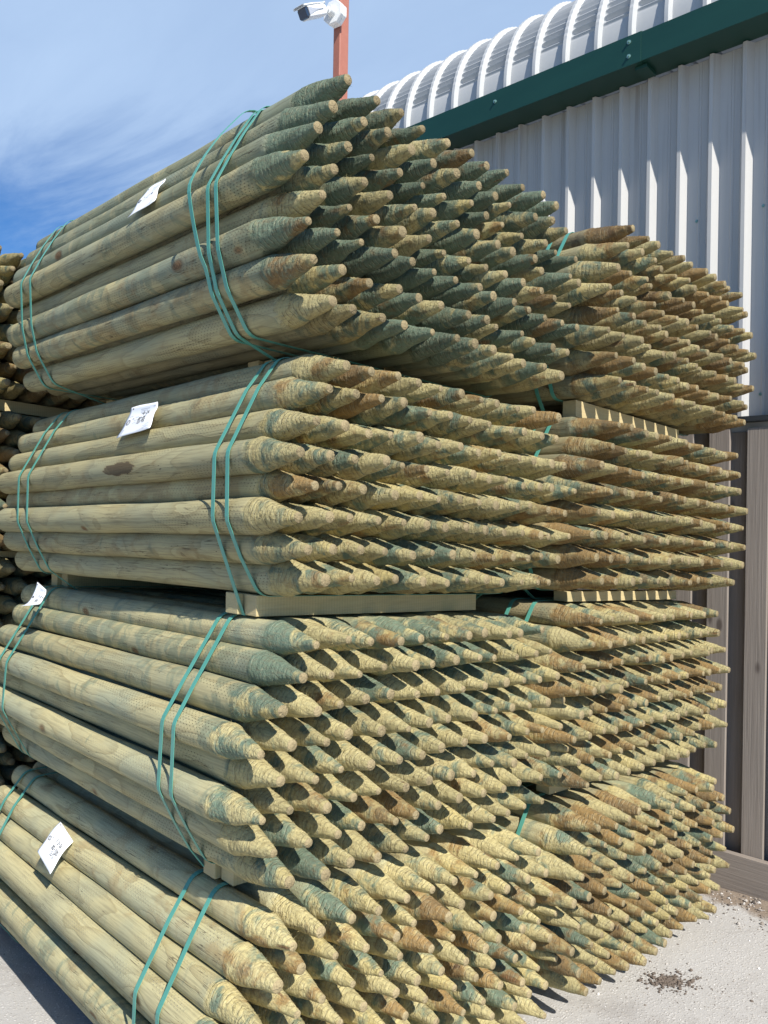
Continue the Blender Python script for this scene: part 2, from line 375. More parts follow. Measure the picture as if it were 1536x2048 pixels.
WHICH = {'f1': 'top near bundle', 'f2': 'second near bundle', 'f3': 'third near bundle', 'f4': 'bottom near bundle',
         'b1': 'top bundle by the wall', 'b2': 'second bundle by the fence', 'b3': 'third bundle by the fence', 'b4': 'bottom bundle by the fence',
         'r1': 'top bundle behind, far left', 'r2': 'second bundle behind, far left', 'r3': 'third bundle behind, far left', 'r4': 'bottom bundle behind, far left'}
ORD = ['first', 'second', 'third', 'fourth', 'fifth', 'sixth', 'seventh', 'eighth', 'ninth', 'tenth', 'eleventh', 'twelfth', 'thirteenth', 'fourteenth']
LEN = 1.5
def tip_y(b, x):
    if b[0] == 'f': return .0
    if b[0] == 'b': return -.049 - .0086 * (x - .9)
    return 1.76

def project(p):
    d = p - CAM
    P = np.array([-math.sin(YAW), math.cos(YAW)]); W = np.array([math.cos(YAW), math.sin(YAW)])
    X, Yf = d[0] * W + d[1] * P; Zc = d[2]
    c, s = math.cos(PITCH), math.sin(PITCH); f_ = c * Yf + s * Zc; u_ = -s * Yf + c * Zc
    xx, yy = X / f_ * F_PX, u_ / f_ * F_PX
    c, s = math.cos(ROLL), math.sin(ROLL)
    return 768 + c * xx + s * yy, 1024 - (-s * xx + c * yy), f_

# fixed looks of posts the photograph shows plainly: (bundle,row,index) -> (green, brown)
LOOK = {('f1', 0, 0): (.85, .1), ('f1', 1, 0): (.8, .15), ('f1', 3, 0): (.45, .15), ('f1', 7, 0): (.1, .2), ('f1', 0, 1): (.6, .2),
        ('f2', 1, 0): (.35, .45), ('f2', 3, 0): (.15, .3), ('f2', 5, 0): (.2, .15), ('f2', 0, 0): (.2, .5),
        ('f3', 0, 0): (.5, .2), ('f3', 1, 0): (.7, .1), ('f3', 2, 0): (.5, .2), ('f3', 3, 0): (.4, .15), ('f3', 5, 0): (.3, .15),
        ('f4', 0, 0): (.15, .45), ('f4', 1, 0): (.1, .5), ('f4', 2, 0): (.2, .3), ('f4', 0, 1): (.05, .35),
        ('b1', 0, 0): (.0, 1.4), ('b1', 1, 0): (.1, .55), ('b1', 2, 0): (.25, .1)}
posts = []
for b, rows in ROWS.items():
    dw, dz = SHIFT[b]
    for r, (x0, x1, z, n) in enumerate(rows):
        for i in range(n):
            j = rng.normal(0, 1, 6)
            first = i == 0
            x = x0 + (x1 - x0) * i / (n - 1) + (0 if first else j[0] * .0014)
            y = tip_y(b, x) + (0 if first else j[1] * .007) + (.01 * j[1] if b[0] == 'r' else 0)
            zz = z + TAU * x + (0 if first else j[2] * .0014)
            fan = (4 - r) * .0022 if b == 'f1' else 0
            far = np.array([x + dw + j[3] * .003, y + LEN + j[4] * .008, zz + dz + fan + j[5] * .002])
            tip = np.array([x, y, zz])
            G, B = STAIN[b]
            G = float(np.clip(rng.beta(1.5, 1.5 / max(G, .05) - 1.5), 0, 1)); B = float(np.clip(rng.beta(1.4, 1.4 / max(B, .05) - 1.4), 0, 1))
            if (b, r, i) in LOOK: G, B = LOOK[(b, r, i)]
            br = float(rng.uniform(*WEATHER[b]))
            if b == 'f1' and first: br = .45
            px, py, Zd = project(tip + np.array([0, .06, 0]))
            vis = -140 < px < 1560 and -40 < py < 2110
            size = (1 / Zd) ** 2 * (5 if first and b[0] == 'f' else 2.2 if first and b[0] == 'b' else 1)
            if b[0] == 'r': size *= .9; vis = vis and px > -25 and px < 75
            if b[0] != 'r' and i == n - 1: size *= 1.1
            posts.append(dict(b=b, r=r, i=i, n=n, tip=tip, far=far, R=float(rng.uniform(.0335, .0366) if first else rng.uniform(.0325, .0358)), t=(G, B, float(rng.random()), br), vis=vis, size=size, Z=Zd))
order = sorted([q for q in posts if q['vis']], key=lambda q: -q['size'])
single = order[:300]; sid = {id(q) for q in single}
rest = [q for q in posts if id(q) not in sid]

def word(t):
    if t[0] > .62: return 'blue-green stained'
    if t[1] > .62: return 'brown stained'
    if t[0] > .4: return 'greenish'
    if t[1] > .4: return 'tan'
    return 'pale yellow-green'
SPECIAL = {('f2', 3, 0): 'pale post with a dark bark scar, leftmost in row four of the second near bundle',
           ('f1', 0, 0): 'blue-green post reaching highest, leftmost of the topmost row of the top near bundle',
           ('b1', 0, 0): 'dark brown barky post at the top left of the top bundle by the wall'}
for k, q in enumerate(single):
    far_ = q['b'][0] != 'f'
    big_ = q['i'] == 0
    nt, nc, ns = (56, 44, 46) if big_ and not far_ else (40, 30, 6) if not far_ else (32, 26, 5)
    if (q['b'], q['r'], q['i']) == ('f2', 3, 0): ns = 150; nt = 96
    L = float(np.linalg.norm(q['far'] - q['tip']))
    V, Fq = post_geometry(L, q['R'], nt, nc, ns, 1000 + k, 34 if not far_ else 18)
    T_ = np.tile(q['t'], (len(V), 1))
    if (q['b'], q['r'], q['i']) == ('f2', 3, 0):      # the dark bark scar
        sc = ((V[:, 2] - .655) / .085) ** 2 + (V[:, 1] / .016) ** 2 + (V[:, 0] < 0) * 9 + .22 * np.sin(V[:, 2] * 110 + 1) + .15 * np.sin(V[:, 1] * 300 + V[:, 2] * 50)
        T_[:, 1] = np.where(sc < 1, 1.5, T_[:, 1])
    me = quads_mesh('post', V, Fq, V, T_)
    o = link('post', me, M_POST)
    mw = Matrix(post_frame(q['tip'], q['far']).tolist()).to_4x4(); mw.translation = Vector(q['tip']); o.matrix_world = mw
    key = (q['b'], q['r'], q['i'])
    if key in SPECIAL: lab = SPECIAL[key]
    else:
        pos = 'leftmost' if q['i'] == 0 else 'rightmost' if q['i'] == q['n'] - 1 else ORD[q['i']] + ' from left'
        if q['b'][0] == 'r': pos = 'column %s' % ['one', 'two', 'three', 'four', 'five', 'six', 'seven', 'eight', 'nine', 'ten', 'eleven', 'twelve', 'thirteen', 'fourteen', 'fifteen', 'sixteen'][q['i']]
        lab = '%s pointed post, %s in row %s of the %s' % (word(q['t']), pos, ['one', 'two', 'three', 'four', 'five', 'six', 'seven', 'eight'][q['r']], WHICH[q['b']])
    tag(o, lab, 'fence post', 'pointed posts in the ' + WHICH[q['b']])
# everything beyond the 300 that show largest
Vs, Fs, Ls, Ts = [], [], [], []; base = 0
for k, q in enumerate(rest):
    L = float(np.linalg.norm(q['far'] - q['tip']))
    hid = not q['vis']
    V, Fq = post_geometry(L, q['R'], 14 if hid else 28, 8 if hid else 22, 3, 5000 + k, 0 if hid else 10)
    R3 = post_frame(q['tip'], q['far'])
    Vs.append(V @ R3.T + q['tip']); Fs.append(Fq + base); Ls.append(V); Ts.append(np.tile(q['t'], (len(V), 1))); base += len(V)
me = quads_mesh('remaining_posts', np.concatenate(Vs), np.concatenate(Fs), np.concatenate(Ls), np.concatenate(Ts))
o = link('remaining_posts', me, M_POST)
tag(o, 'the smaller, farther pointed round posts filling the stacks between the nearer ones', 'fence posts', kind='stuff')

# ------------------------------------------------------------------ straps
mt, n, bs = material('green_strapping')
tcn = n.n('ShaderNodeTexCoord').outputs['Object']
cc = n.mix(n.noise(tcn, 18., 3.).outputs[0], (.070, .27, .21, 1), (.12, .38, .30, 1))
con(n, cc, bs.inputs['Base Color']); bs.inputs['Roughness'].default_value = .38
con(n, n.n('ShaderNodeBump', {'Height': n.noise(tcn, 900., 1.).outputs[0], 'Strength': .2, 'Distance': .001}).outputs[0], bs.inputs['Normal'])
M_STRAP = mt

def hull(pts):
    pts = sorted(map(tuple, pts))
    def half(ps):
        h = []
        for p in ps:
            while len(h) > 1 and (h[-1][0] - h[-2][0]) * (p[1] - h[-2][1]) - (h[-1][1] - h[-2][1]) * (p[0] - h[-2][0]) <= 1e-9: h.pop()
            h.append(p)
        return h
    a = half(pts); b_ = half(pts[::-1]); return a[:-1] + b_[:-1]
BEAR = {}
def bundle_circles(b, y):
    out = []
    for q in posts:
        if q['b'] != b: continue
        t = (y - q['tip'][1]) / (q['far'][1] - q['tip'][1]); c = q['tip'] + (q['far'] - q['tip']) * t
        out.append((c[0], c[2], q['R'] + .0028))
    return out
def strap(b, y, label, bear=None, slant=0., bulge=None, w=.0118, group='green straps'):
    pts = []
    for (cx, cz, r) in bundle_circles(b, y):
        for k in range(24): a = 2 * math.pi * k / 24; pts.append((cx + r * math.cos(a), cz + r * math.sin(a)))
    if bear: pts += bear
    H = hull(pts); H = np.array(H)
    # resample long free spans so that a loose strap can bow
    P = []
    for i in range(len(H)):
        a, c = H[i], H[(i + 1) % len(H)]; k = max(1, int(np.linalg.norm(c - a) / .02))
        for j in range(k): P.append(a + (c - a) * j / k)
    P = np.array(P); zc = P[:, 1].mean()
    nrm = np.stack([np.roll(P, -1, 0)[:, 1] - np.roll(P, 1, 0)[:, 1], -(np.roll(P, -1, 0)[:, 0] - np.roll(P, 1, 0)[:, 0])], 1)
    nrm /= np.linalg.norm(nrm, axis=1)[:, None]
    ys = y + slant * (P[:, 1] - zc)
    if bulge is not None:
        z0, z1, amt = bulge
        f = np.clip((P[:, 1] - z0) / (z1 - z0), 0, 1); left = (P[:, 0] < P[:, 0].mean() * .35)
        am = amt * np.sin(math.pi * f) * left
        P = P + nrm * am[:, None]; ys = ys + .6 * am
    n_ = len(P); V = []
    twist = .0012
    for k in range(n_):
        for (dy, o_) in ((-w / 2, twist), (w / 2, twist), (w / 2, .0001), (-w / 2, .0001)):
            V.append((P[k, 0] + nrm[k, 0] * o_, ys[k] + dy, P[k, 1] + nrm[k, 1] * o_))
    Fq = [(4 * k + a, 4 * k + (a + 1) % 4, 4 * ((k + 1) % n_) + (a + 1) % 4, 4 * ((k + 1) % n_) + a) for k in range(n_) for a in range(4)]
    mb = MB(); mb.add(V, [f[::-1] for f in Fq]); o = mb.build('strap', M_STRAP)
    tag(o, label, 'strap', group); return o

# ------------------------------------------------------------------ timber bearers under each bundle
mt, n, bs = material('sawn_timber')
tcn = n.n('ShaderNodeTexCoord').outputs['Object']
sv_ = n.vmath('MULTIPLY', tcn, (14., 90., 260.))
c = n.mix(n.noise(sv_, 1., 4., .6).outputs[0], (.46, .35, .17, 1), (.64, .53, .29, 1))
saw_m = n.math('FRACT', n.math('MULTIPLY', n.sep(tcn)[0], 130.))
c = n.mix(n.math('MULTIPLY', n.sstep(saw_m, .5, .9), .22), c, (.27, .21, .11, 1))
blot = n.sstep(n.noise(tcn, 9., 4., .6).outputs[0], .5, .7)
c = n.mix(n.math('MULTIPLY', blot, .35), c, (.33, .31, .16, 1))
con(n, c, bs.inputs['Base Color']); bs.inputs['Roughness'].default_value = .85
con(n, n.n('ShaderNodeBump', {'Height': n.noise(sv_, 1., 4., .6).outputs[0], 'Strength': .5, 'Distance': .002}).outputs[0], bs.inputs['Normal'])
M_SAWN = mt
BE = {}    # (bundle, y) -> under-strap points
def bearer(b, y0, x0, x1, label, width=.045, both=True, zlow=None):
    both = b[0] != 'b'
    """a pair of boards lying along the row; returns hull points"""
    z_post = []
    cs = bundle_circles(b, y0 + width)
    lowrow = sorted(cs, key=lambda c: c[1] - TAU * c[0])[:12]
    top = min(c[1] - c[2] - TAU * c[0] for c in lowrow) + .001
    if zlow is None: h = .048
    else: h = top - zlow
    h = max(h, .02)
    pts = []
    for k in range(2 if both else 1):
        ya = y0 + k * (width + .005); xa = x0 + (.012 if k else 0) * -1
        mb = MB(); mb.box((xa, ya, top - h + TAU * xa), (x1 - xa, 0, TAU * (x1 - xa)), (0, width, 0), (0, 0, h))
        o = mb.build('timber_bearer', M_SAWN, bevel=.0015)
        tag(o, label[k], 'timber', 'timber bearers under the bundles')
        if k == 0: pts = [(xa, top - h + TAU * xa), (x1, top - h + TAU * x1)]
    return pts, top - h

NB = {'f1': ('f2', 'under the top near bundle'), 'f2': ('f3', 'under the second near bundle'), 'f3': ('f4', 'under the third near bundle'), 'f4': (None, 'under the bottom near bundle'),
      'b1': ('b2', 'under the top bundle by the wall'), 'b2': ('b3', 'under the second bundle by the fence'), 'b3': ('b4', 'under the third bundle by the fence'), 'b4': (None, 'under the bottom bundle by the fence')}
def top_of(b, y):
    cs = bundle_circles(b, y); return max(c[1] + c[2] - TAU * c[0] for c in cs)
for b, y0, x0, x1, yf in [('f1', .370, .13, .66, 1.30), ('f2', .186, -.040, .657, 1.30), ('f3', .215, -.065, .63, 1.36), ('f4', .42, -.06, .62, 1.25),
                          ('b1', .095, .975, 1.60, 1.2), ('b2', .085, .93, 1.58, 1.2), ('b3', .13, .925, 1.50, 1.2), ('b4', .36, .87, 1.50, 1.2)]:
    under, ph_ = NB[b]
    for y_, tagx in ((y0, 'points end'), (yf, 'butt end')):
        zl = (top_of(under, y_) if under else .25 - .04 * y_) - .0005
        if y_ == yf: zl = None
        pts, _ = bearer(b, y_, x0 + (.07 if y_ == yf else 0), x1, ['front sawn timber bearer at the %s %s' % (tagx, ph_), 'rear sawn timber bearer at the %s %s' % (tagx, ph_)], zlow=zl)
        BE[(b, y_ == y0)] = pts

for b, under in (('r1', 'r2'), ('r2', 'r3'), ('r3', 'r4'), ('r4', None)):
    zl = (top_of(under, 1.95) if under else .25 - .04 * 1.95) - .0005
    bearer(b, 1.93, -.42, .70, ['front timber bearer under the %s' % WHICH[b], 'rear timber bearer under the %s' % WHICH[b]], width=.06, zlow=zl)

for b, ys, yfs in [('f1', (.245, .278), (1.262, 1.335)), ('f2', (.180, .229), (1.212, 1.284)), ('f3', (.259, .309), (1.262, 1.328)), ('f4', (.238, .338), (1.297, 1.380)),
                   ('b1', (.145, .195), ()), ('b2', (.145, .195), ()), ('b3', (.150, .225), ()), ('b4', (.150, .245), ())]:
    for k, y_ in enumerate(ys):
        strap(b, y_, '%s green strap of the pair nearest the points around the %s' % (('right-hand', 'left-hand')[k], WHICH[b]),
              bear=BE[(b, True)] if k == 1 else None, slant=(.02 if k == 0 else -.01) * (1 if b[0] == 'f' else 0), group='green straps round the bundles')
    for k, y_ in enumerate(yfs):
        strap(b, y_, '%s green strap of the pair at the butt ends of the %s' % (('right-hand', 'left-hand')[k], WHICH[b]),
              bear=BE[(b, False)] if k == 0 else None, slant=.01, group='green straps round the bundles')
strap('f1', .300, 'loose green strap bowing out from the upper left of the top near bundle', slant=.0, bulge=(2.05, 2.47, .024), group='green straps round the bundles')

# ------------------------------------------------------------------ paper tags
mt, n, bs = material('white_paper'); bs.inputs['Base Color'].default_value = (.80, .82, .84, 1); bs.inputs['Roughness'].default_value = .6
M_PAPER = mt
mt, n, bs = material('black_ink'); bs.inputs['Base Color'].default_value = (.015, .015, .02, 1); bs.inputs['Roughness'].default_value = .6
M_INK = mt
mt, n, bs = material('grey_print'); bs.inputs['Base Color'].default_value = (.36, .38, .44, 1); bs.inputs['Roughness'].default_value = .6
M_PRINT = mt
GL = {'0': [[(.2, 0), (.8, .1), (.8, .9), (.2, 1), (.1, .4), (.2, 0)]], '1': [[(.3, .2), (.55, 0), (.5, 1)]], '2': [[(.1, .2), (.5, 0), (.85, .3), (.1, 1), (.95, .95)]],
      '3': [[(.1, .1), (.7, 0), (.45, .45), (.9, .7), (.3, 1), (.05, .85)]], '4': [[(.5, 0), (.05, .6), (.9, .6)], [(.7, .3), (.65, 1)]], '5': [[(.85, 0), (.2, .05), (.2, .45), (.8, .55), (.75, .95), (.1, 1)]],
      '6': [[(.7, 0), (.15, .6), (.4, 1), (.85, .8), (.5, .5), (.15, .65)]], '8': [[(.5, .5), (.1, .2), (.5, 0), (.85, .2), (.1, .8), (.5, 1), (.9, .8), (.5, .5)]],
      '9': [[(.8, .3), (.3, .5), (.2, .1), (.8, .05), (.7, 1)]], '-': [[(.2, .5), (.8, .5)]], '/': [[(.8, 0), (.2, 1)]], '.': [[(.4, .9), (.55, 1)]]}
def paper(corners, lines, label, bow, curl=(0, 0)):
    """corners: TL, TR, BR, BL in world space; lines: (text, u, v, height)"""
    TL, TR, BR, BL = map(np.array, corners)
    nn = np.cross(TR - TL, BL - TL); nn /= np.linalg.norm(nn)
    if nn.dot(CAM - TL) < 0: nn = -nn
    def pos(u, v, h=0):
        p = (TL * (1 - u) + TR * u) * (1 - v) + (BL * (1 - u) + BR * u) * v
        return p + nn * (h + bow * math.sin(math.pi * min(max(v, 0), 1)) + curl[0] * max(0, .3 - v) ** 2 * 8 + curl[1] * max(0, v - .7) ** 2 * 8 + .0015 * math.sin(5 * u + 7 * v))
    root = empty('paper_tag', pos(.5, .5), label, 'paper tag', 'paper tags on the bundles')
    inv = Matrix.Translation(-root.location)
    def sub(name, mb, mat):
        mb.v = [tuple(np.array(q) - np.array(root.location)) for q in mb.v]; return mb.build(name, mat, root)
    K = 14; mb = MB(); V = []
    for side, h in ((0, 0), (1, -.0006)):
        for a in range(K + 1):
            for c_ in range(K + 1): V.append(pos(c_ / K, a / K, h))
    M_ = (K + 1) ** 2; Fq = []
    for a in range(K):
        for c_ in range(K):
            q = a * (K + 1) + c_; Fq.append((q, q + 1, q + K + 2, q + K + 1)); Fq.append((M_ + q, M_ + q + K + 1, M_ + q + K + 2, M_ + q + 1))
    for a in range(K):
        Fq.append((a, a + M_, a + 1 + M_, a + 1)); q = K * (K + 1) + a; Fq.append((q, q + 1, q + 1 + M_, q + M_))
        q = a * (K + 1); Fq.append((q, q + K + 1, q + K + 1 + M_, q + M_)); q += K; Fq.append((q, q + M_, q + K + 1 + M_, q + K + 1))
    mb.add(V, Fq, 0, True); sub('sheet', mb, M_PAPER)
    W_ = np.linalg.norm(TR - TL); H_ = np.linalg.norm(BL - TL)
    def stroke(mb, pts, wd, h=.0005):
        for (u0, v0), (u1, v1) in zip(pts[:-1], pts[1:]):
            d = np.array([(u1 - u0) * W_, (v1 - v0) * H_]); ln = np.linalg.norm(d) + 1e-9; t = np.array([-d[1], d[0]]) / ln * wd / 2
            e = d / ln * wd * .3
            a, c_ = t[0] / W_, t[1] / H_; ex, ey = e[0] / W_, e[1] / H_
            mb.add([pos(u0 - ex + a, v0 - ey + c_, h), pos(u0 - ex - a, v0 - ey - c_, h), pos(u1 + ex - a, v1 + ey - c_, h), pos(u1 + ex + a, v1 + ey + c_, h)], [(0, 1, 2, 3)])
    ink = MB()
    for text, u, v, hh in lines:
        ink = MB()
        cw = hh * H_ / W_ * .62
        for ch_ in text:
            for st in GL.get(ch_, []): stroke(ink, [(u + a * cw, v + c_ * hh) for a, c_ in st], .0017)
            u += cw * 1.12
        sub('handwriting', ink, M_INK)
    ink = MB()
    ring = [(.12 + .055 * math.cos(a), .50 + .055 * W_ / H_ * math.sin(a)) for a in np.linspace(0, 2 * math.pi, 7)]
    stroke(ink, ring, .0022); stroke(ink, [(.10, .53), (.14, .47)], .001)
    stroke(ink, [(.22, .42), (.25, .37), (.27, .43)], .0012); stroke(ink, [(.1, .06), (.14, .06)], .003)
    sub('logo', ink, M_INK)
    pr = MB()
    for k in range(3): stroke(pr, [(.42, .12 + .05 * k), (.42 + .3 - .07 * k, .12 + .05 * k)], .0009)
    for k in range(3): stroke(pr, [(.30, .36 + .11 * k), (.43, .36 + .11 * k)], .001)
    for k in range(7): stroke(pr, [(.08, .76 + .03 * k), (.9 - .05 * (k % 3), .76 + .03 * k)], .0007)
    stroke(pr, [(.08, .30), (.2, .30)], .0009); stroke(pr, [(.85, .10), (.92, .10)], .0016)
    sub('print', pr, M_PRINT)
    return root
paper([on_x(121, 1643, -.120), on_x(146, 1682, -.125), on_x(100, 1748, -.192), on_x(75, 1703, -.187)],
      [('1-2-26', .42, .31, .10), ('80-100', .44, .50, .11), ('2/5', .56, .63, .11)], 'white paper tag with handwriting on the bottom near bundle', .004)
paper([on_x(268, 820, -.050), on_x(320, 807, -.050), on_x(299, 855, -.088), on_x(233, 877, -.096)],
      [('-4-26', .46, .20, .13), ('80-85', .44, .40, .12), ('12/95', .47, .56, .12)], 'white paper tag with handwriting on the second near bundle', .002, (.012, 0))
paper([on_x(77, 1166, -.085), on_x(94, 1181, -.085), on_x(75, 1210, -.125), on_x(41, 1209, -.135)][:2] + [on_x(73, 1212, -.128), on_x(44, 1216, -.140)],
      [('1-2-6', .45, .35, .12), ('80', .5, .58, .12)], 'small curled white tag sticking up at the butt end of the third near bundle', -.006, (.008, .010))
paper([on_x(300, 384, -.050), on_x(335, 361, -.050), on_x(311, 404, -.092), on_x(258, 439, -.110)],
      [('80', .55, .30, .12), ('2-6', .5, .48, .12)], 'crumpled white paper tag on the upper slope of the top near bundle', .008, (.010, .006))

# ------------------------------------------------------------------ ground
mt, n, bs = material('yard_concrete')
tcn = n.n('ShaderNodeTexCoord').outputs['Object']
c = n.mix(n.noise(tcn, 2.2, 4., .6).outputs[0], (.40, .385, .36, 1), (.53, .515, .485, 1))
vo = n.n('ShaderNodeTexVoronoi', {'Vector': n.vmath('ADD', tcn, n.vmath('MULTIPLY', n.noise(tcn, 30., 2.).outputs['Color'], (.02, .02, .02))), 'Scale': 110.})
st = n.math('SUBTRACT', 1., n.sstep(vo.outputs['Distance'], .25, .42)); son = n.math('GREATER_THAN', n.sep(vo.outputs['Color'])[1], .45)
c = n.mix(n.math('MULTIPLY', n.math('MULTIPLY', st, son), .7), c, n.mix(n.sep(vo.outputs['Color'])[0], (.72, .70, .66, 1), (.50, .46, .41, 1)))
fine = n.noise(tcn, 240., 4., .7).outputs[0]
c = n.mix(n.math('MULTIPLY', n.sstep(fine, .52, .68), .5), c, (.27, .24, .21, 1))
stn = n.sstep(n.noise(tcn, 3.3, 6., .68, .5).outputs[0], .50, .66)
c = n.mix(n.math('MULTIPLY', stn, .38), c, (.25, .225, .20, 1))
blk = n.sstep(n.noise(tcn, 130., 3., .6).outputs[0], .66, .70)
c = n.mix(n.math('MULTIPLY', blk, .7), c, (.09, .075, .065, 1))
gx, gy = n.sep(tcn)[:2]
# distance to the foot of the fence -> bare earth
df = n.math('SUBTRACT', n.math('SUBTRACT', 2.13, n.math('MULTIPLY', gy, .0676)), gx)
edge = n.math('ADD', df, n.math('MULTIPLY', n.math('SUBTRACT', n.noise(tcn, 7., 5., .65).outputs[0], .5), .38))
dirt = n.math('SUBTRACT', 1., n.sstep(edge, .13, .22))
dcol = n.mix(n.noise(tcn, 60., 5., .7).outputs[0], (.13, .095, .07, 1), (.36, .29, .22, 1))
c = n.mix(dirt, c, dcol)
con(n, c, bs.inputs['Base Color']); bs.inputs['Roughness'].default_value = .9
hb = n.math('ADD', n.math('MULTIPLY', fine, .5), n.math('ADD', n.math('MULTIPLY', n.math('MULTIPLY', st, son), .5), n.math('MULTIPLY', n.noise(tcn, 60., 4., .6).outputs[0], .7)))
con(n, n.n('ShaderNodeBump', {'Height': hb, 'Strength': .7, 'Distance': .003}).outputs[0], bs.inputs['Normal'])
M_GROUND = mt
xs = np.concatenate([[-300, -80, -20, -8], np.linspace(-5, 4, 100), [8, 20, 80, 300]])
ys_ = np.concatenate([[-300, -80, -20, -8], np.linspace(-4, 4, 90), [8, 20, 80, 300]])
X, Yg = np.meshgrid(xs, ys_); Z = ground_z(X, Yg)
Z = Z + .002 * np.sin(X * 9 + 2 * np.sin(Yg * 5)) * np.cos(Yg * 8) * (np.abs(X) < 4)
V = np.stack([X, Yg, Z], -1).reshape(-1, 3); nx = len(xs)
i = np.arange(len(ys_) - 1)[:, None] * nx; j = np.arange(nx - 1)[None]
Fq = np.stack([i + j, i + j + 1, i + nx + j + 1, i + nx + j], -1).reshape(-1, 4)
me = bpy.data.meshes.new('ground'); me.from_pydata(V.tolist(), [], Fq.tolist()); me.polygons.foreach_set('use_smooth', [True] * len(Fq))
tag(link('ground', me, M_GROUND), 'pale stony concrete yard with bare earth along the fence', kind='structure')

# loose stones
mt, n, bs = material('stone')
oi = n.n('ShaderNodeNewGeometry').outputs['Random Per Island']
con(n, n.ramp(oi, [(0, (.10, .08, .065)), (.45, (.28, .24, .20)), (.8, (.50, .47, .43)), (1, (.75, .73, .70))]), bs.inputs['Base Color']); bs.inputs['Roughness'].default_value = .9
M_STONE = mt
ICO = None
def ico():
    import bmesh
    bm = bmesh.new(); bmesh.ops.create_icosphere(bm, subdivisions=1, radius=1)
    v = np.array([q.co[:] for q in bm.verts]); f = [tuple(q.index for q in p.verts) for p in bm.faces]; bm.free(); return v, f
IV, IF = ico()
def pebble(mb, x, y, s):
    v = IV * (1 + rng.normal(0, .16, IV.shape)) * s * rng.uniform(.6, 1.2, 3) * np.array([1, 1, .65])
    a = rng.uniform(0, 6.28); R_ = np.array([[math.cos(a), -math.sin(a), 0], [math.sin(a), math.cos(a), 0], [0, 0, 1]])
    mb.add(v @ R_.T + np.array([x, y, float(ground_z(x, y)) + s * .25]), IF)
mb = MB()
for k in range(1500):          # along the foot of the fence
    y = rng.uniform(-1.2, 1.2); dd = abs(rng.normal(0, .16)) + .01
    pebble(mb, 2.10 - .0676 * y - dd, y, rng.choice([.0025, .004, .007, .011], p=[.45, .35, .16, .04]))
for k in range(1100):
    x, y = rng.uniform(.9, 2.1), rng.uniform(-1.2, .7); pebble(mb, x, y, rng.choice([.0015, .0025, .0045], p=[.5, .42, .08]))
tag(mb.build('gravel', M_STONE), 'loose gravel and crumbs of stone on the yard', 'gravel', kind='stuff')
mb = MB()
for (x, y, s) in [(1.90, .045, .016), (1.94, .0, .010), (1.86, .02, .008)]: pebble(mb, x, y, s)
# a crumbled patch of dark dirt on the concrete
mt, n, bs = material('dark_dirt'); tcn = n.n('ShaderNodeTexCoord').outputs['Object']
con(n, n.mix(n.noise(tcn, 150., 4., .7).outputs[0], (.05, .038, .03, 1), (.24, .19, .15, 1)), bs.inputs['Base Color']); bs.inputs['Roughness'].default_value = .95
mb = MB()
for k in range(520):
    a = rng.uniform(0, 6.28); r_ = abs(rng.normal(0, 1)); x = 1.275 + .045 * r_ * math.cos(a) - .02 * r_ * math.sin(a); y = -.065 + .055 * r_ * math.sin(a) * (1 if rng.random() < .6 else .5)
    pebble(mb, x, y, rng.choice([.0018, .003, .0048, .007], p=[.4, .35, .2, .05]))
tag(mb.build('dirt_crumbs', mt), 'small patch of dark dirt crumbs lying on the pale yard', 'dirt', kind='stuff')

# ------------------------------------------------------------------ building wall frame (s along the wall, o into the building, z)
W0 = np.array([2.124, .159])
def wp(s, o, z): p = W0 + WD * s + WN * o; return np.array([p[0], p[1], z])

mt, n, bs = material('grey_cladding')
tcn = n.n('ShaderNodeTexCoord').outputs['Object']
zz_ = n.sep(tcn)[2]
c = n.mix(n.noise(n.vmath('MULTIPLY', tcn, (9., 9., 1.1)), 1., 4., .6).outputs[0], (.43, .425, .41, 1), (.52, .51, .485, 1))
streak = n.sstep(n.noise(n.vmath('MULTIPLY', tcn, (34., 34., .7)), 1., 4., .65).outputs[0], .52, .74)
high = n.sstep(zz_, 2.6, 3.45)
c = n.mix(n.math('MULTIPLY', streak, n.math('ADD', .15, n.math('MULTIPLY', high, .55))), c, (.20, .165, .13, 1))
top_dark = n.math('MULTIPLY', n.sstep(zz_, 3.05, 3.42), .35)  # wall colour gets darker towards the top
c = n.mix(top_dark, c, (.22, .19, .165, 1))
con(n, c, bs.inputs['Base Color']); bs.inputs['Roughness'].default_value = .5
con(n, n.n('ShaderNodeBump', {'Height': n.noise(tcn, 30., 3.).outputs[0], 'Strength': .12, 'Distance': .004}).outputs[0], bs.inputs['Normal'])
M_CLAD = mt
mt, n, bs = material('pale_roof_sheet')
tcn = n.n('ShaderNodeTexCoord').outputs['Object']
c = n.mix(n.noise(tcn, 14., 5., .65).outputs[0], (.42, .43, .435, 1), (.50, .505, .49, 1))
lich = n.sstep(n.noise(tcn, 45., 5., .7).outputs[0], .64, .74)
c = n.mix(n.math('MULTIPLY', lich, .5), c, (.33, .31, .25, 1))
con(n, c, bs.inputs['Base Color']); bs.inputs['Roughness'].default_value = .6
M_ROOF = mt
mt, n, bs = material('green_trim'); tcn = n.n('ShaderNodeTexCoord').outputs['Object']
con(n, n.mix(n.noise(n.vmath('MULTIPLY', tcn, (3., 3., 12.)), 1., 4., .6).outputs[0], (.007, .040, .030, 1), (.012, .060, .044, 1)), bs.inputs['Base Color']); bs.inputs['Roughness'].default_value = .42
M_GREEN = mt
mt, n, bs = material('bolt_steel'); bs.inputs['Base Color'].default_value = (.25, .42, .38, 1); bs.inputs['Metallic'].default_value = .5; bs.inputs['Roughness'].default_value = .4
M_BOLT = mt
mt, n, bs = material('dark_flashing'); bs.inputs['Base Color'].default_value = (.03, .035, .04, 1); bs.inputs['Roughness'].default_value = .4
M_FLASH = mt

